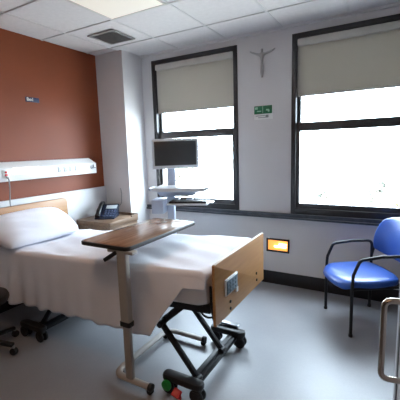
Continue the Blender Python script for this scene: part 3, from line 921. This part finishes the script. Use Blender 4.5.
# ------------------------------------------------------------------ open door leaf at the right
E0 = Vector((0.029, 1.185, 0)); dv = Vector((0.19, -0.982, 0)).normalized(); nv = Vector((dv.y, -dv.x, 0))
if nv.x > 0: nv = -nv
e = dr = empty('door_1', (E0.x, E0.y, 0)); tag(e, kind='structure')
R3 = Matrix((dv, -nv, Vector((0, 0, 1)))).transposed().to_4x4()
T3 = Matrix.Translation(E0) @ R3
lf = MB().box((0.46, 0.022, 1.03), (0.92, 0.044, 2.04), 0.003)
bmesh.ops.transform(lf.bm, matrix=T3, verts=lf.bm.verts)
lf.build('door_leaf', M['door'], dr)
ls = MB().box((0.040, -0.001, 1.03), (0.016, 0.004, 2.02), 0.001)
bmesh.ops.transform(ls.bm, matrix=T3, verts=ls.bm.verts)
ls.build('edge_strip', M['door_edge'], dr)
hz0, hz1 = 0.806, 1.048
hp = [T3 @ Vector((0.125, 0.0, hz0)), T3 @ Vector((0.125, -0.062, hz0)), T3 @ Vector((0.125, -0.062, hz1)), T3 @ Vector((0.125, 0.0, hz1))]
MB().tube(hp, 0.0085, 14, 0.022).build('door_handle', M['chrome'], dr)
rs = MB()
for z_ in (hz0, hz1): rs.cyl(T3 @ Vector((0.125, 0.0, z_)), T3 @ Vector((0.125, -0.004, z_)), 0.014)
rs.build('handle_rose', M['chrome'], dr)

# ------------------------------------------------------------------ black wheeled stool at the left edge
SX, SY = -2.66, 1.265
e = so = empty('stool', (SX, SY, 0)); tag(e, 'black round wheeled stool beside the bed cut off by the left edge', 'stool')
MB().cyl((SX, SY, 0.385), (SX, SY, 0.455), 0.20, seg=40, bev=0.028).build('seat', M['stool'], so)
MB().cyl((SX, SY, 0.365), (SX, SY, 0.386), 0.150, seg=32, bev=0.005).build('seat_pan', M['black'], so)
MB().cyl((SX, SY, 0.10), (SX, SY, 0.37), 0.022, bev=0.002).build('gas_post', M['black_metal'], so)
for k in range(5):
    a = 2 * PI * k / 5 + 0.35
    d = Vector((math.cos(a), math.sin(a), 0))
    c0 = Vector((SX, SY, 0.105))
    lg = MB().bar([c0, c0 + d * 0.245 - Vector((0, 0, 0.028))], 0.038, 0.028, 0.008).build('leg', M['black'], so)
    q = Vector((SX, SY, 0)) + d * 0.245
    cs = MB().cyl(q + Vector((0, 0, 0.05)), q + Vector((0, 0, 0.072)), 0.010)
    cs.build('caster_stem', M['steel'], lg)
    n_ = Vector((-d.y, d.x, 0))
    MB().cyl(q + n_ * -0.018 + Vector((0, 0, 0.027)), q + n_ * 0.018 + Vector((0, 0, 0.027)), 0.027, seg=20, bev=0.006).build('wheel', M['rubber'], lg)

# ------------------------------------------------------------------ outdoors
gnd = MB().grid(lambda u, v: Vector((-130 + 190 * u, 6 + 150 * v, -7.5 + 3.2 * v * v + 0.6 * math.sin(u * 23) * v - 0.5 * math.cos(v * 17))), 40, 40)
tag(gnd.build('ground', M['grass'], sharp=80), kind='structure')
def tree(x, y, zb, zt_, r, leaf, label, n=1500, ls=0.16):
    e = empty('tree', (x, y, zb)); tag(e, label, 'tree', 'trees beyond the windows')
    h_ = zt_ - zb
    tk = MB().tube([(x, y, zb - 0.3), (x + 0.05 * h_ * random.uniform(-1, 1), y, zb + 0.4 * h_), (x, y, zb + 0.8 * h_)], 0.035 * h_, 8, 0.2)
    for k in range(5):
        a = random.uniform(0, 2 * PI); z_ = zb + h_ * random.uniform(0.35, 0.65)
        tk.tube([(x, y, z_), (x + math.cos(a) * r * 0.7, y + math.sin(a) * r * 0.7, z_ + 0.25 * h_)], 0.014 * h_, 6)
    tk.build('trunk', M['bark'], e)
    b = bmesh.new()
    blobs = []
    for k in range(16):
        q = random.random()
        z_ = zb + h_ * (0.32 + 0.62 * q)
        rr = r * (1 - 0.55 * q) * random.uniform(0.35, 0.85)
        a = random.uniform(0, 2 * PI)
        blobs.append((Vector((x + math.cos(a) * rr, y + math.sin(a) * rr, z_)), r * random.uniform(0.28, 0.48)))
    for i in range(n):
        c, br = random.choice(blobs)
        d = Vector((random.gauss(0, 1), random.gauss(0, 1), random.gauss(0, 1))).normalized()
        p_ = c + d * br * random.uniform(0.6, 1.0) ** 0.5
        t1 = Vector((random.gauss(0, 1), random.gauss(0, 1), random.gauss(0, 1))).normalized()
        t2 = d.cross(t1)
        if t2.length < 0.05: continue
        t2.normalize(); t1 = (t1 + d * 0.4).normalized()
        s_ = ls * random.uniform(0.6, 1.3)
        vs = [b.verts.new(p_ + t1 * s_), b.verts.new(p_ + t2 * s_ * 0.5), b.verts.new(p_ - t1 * s_), b.verts.new(p_ - t2 * s_ * 0.5)]
        b.faces.new(vs)
    MB().merge(b).build('crown', leaf, e, smooth=False)

for (x, y, zb, zt_, r, lf_, lab) in (
    (-4.5, 27, -7.0, -0.9, 1.5, 'leaf_a', 'pale grey green tree seen through the right window near its left frame'),
    (-1.1, 30, -7.0, 0.6, 1.3, 'leaf_a', 'tall narrow grey green tree in the middle of the right window'),
    (0.6, 27, -7.0, -1.6, 1.7, 'leaf_b', 'yellow green tree to the right of the tall narrow tree'),
    (2.2, 31, -7.0, -0.4, 2.0, 'leaf_b', 'yellowish tree above the blue chair at the right edge'),
    (-2.6, 33, -7.0, -3.2, 1.8, 'leaf_a', 'low distant tree above the sill of the right window'),
    (-17.5, 28, -7.0, 0.2, 2.2, 'leaf_b', 'pale yellow tree in the left window beside the cart work surface'),
    (-13.4, 35, -7.0, -0.9, 1.7, 'leaf_a', 'grey green tree in the left window near its right frame'),
):
    tree(x, y, zb, zt_, r, M[lf_], lab)

# ------------------------------------------------------------------ light
wd = bpy.data.worlds.new('sky')
SC.world = wd
wd.use_nodes = True
nt = wd.node_tree
bg = nt.nodes['Background']
bg.inputs['Color'].default_value = (0.73, 0.865, 1.0, 1)
bg.inputs['Strength'].default_value = 29.0

def area(name, loc, rot, sx, sy, power, rgb):
    l = bpy.data.lights.new(name, 'AREA')
    l.shape = 'RECTANGLE'; l.size = sx; l.size_y = sy
    l.energy = power; l.color = rgb
    o = bpy.data.objects.new(name, l)
    COL.objects.link(o)
    o.location = loc; o.rotation_euler = rot
    return o
# room light just inside the doorway, in its own ceiling fitting, and a corridor light
troffer(-1.55, 0.86, 0.584, 0.30, M['lamp_on'], 'lit ceiling light panel over the doorway end of the room')
area('room_lamp', (-1.55, 0.86, HC - 0.03), (0, 0, 0), 0.34, 0.18, 7, (1.0, 0.60, 0.34))
area('corridor_lamp', (-0.4, -1.1, HC - 0.03), (0, 0, 0), 1.0, 0.5, 9, (1.0, 0.60, 0.34))
area('rail_lamp', (RF + 0.012, 2.055, 1.337), (0, math.radians(-90), 0), 0.06, 0.27, 0.5, (1.0, 0.92, 0.85))
sl_ = bpy.data.lights.new('sun', 'SUN')
sl_.energy = 28; sl_.angle = 0.02; sl_.color = (1.0, 0.95, 0.92)
so_ = bpy.data.objects.new('sun', sl_)
COL.objects.link(so_)
so_.rotation_euler = (math.radians(48), 0, math.radians(12))
# daylight portals in the window openings (sampling aids, they give off no light)
for wi in (W1, W2):
    o = area('daylight_portal', ((wi[0] + wi[1]) / 2, YW + 0.19, 1.38), (math.radians(-90), 0, 0), wi[1] - wi[0], 1.17, 1, (1, 1, 1))
    o.data.cycles.is_portal = True

# ------------------------------------------------------------------ camera
cam = bpy.data.cameras.new('camera')
co = bpy.data.objects.new('camera', cam)
COL.objects.link(co)
cam.sensor_width = 36
cam.lens = 340.944 / 400 * 36
cam.clip_start = 0.02
Rm = Matrix(((0.869066243, -0.046660584, 0.492490259), (0.493772990, 0.142596410, -0.857819618), (-0.030200978, 0.988680461, 0.146965463)))
co.matrix_world = Matrix.Translation((0, 0, 1.488)) @ Rm.to_4x4()
SC.camera = co

SC.view_settings.view_transform = 'Standard'
SC.view_settings.look = 'None'
SC.view_settings.exposure = 0.2
SC.view_settings.gamma = 1.0
SC.view_settings.use_curve_mapping = False
SC.cycles.use_denoising = True
SC.cycles.max_bounces = 10
SC.cycles.diffuse_bounces = 6
SC.cycles.transparent_max_bounces = 12
SC.cycles.sample_clamp_indirect = 8.0
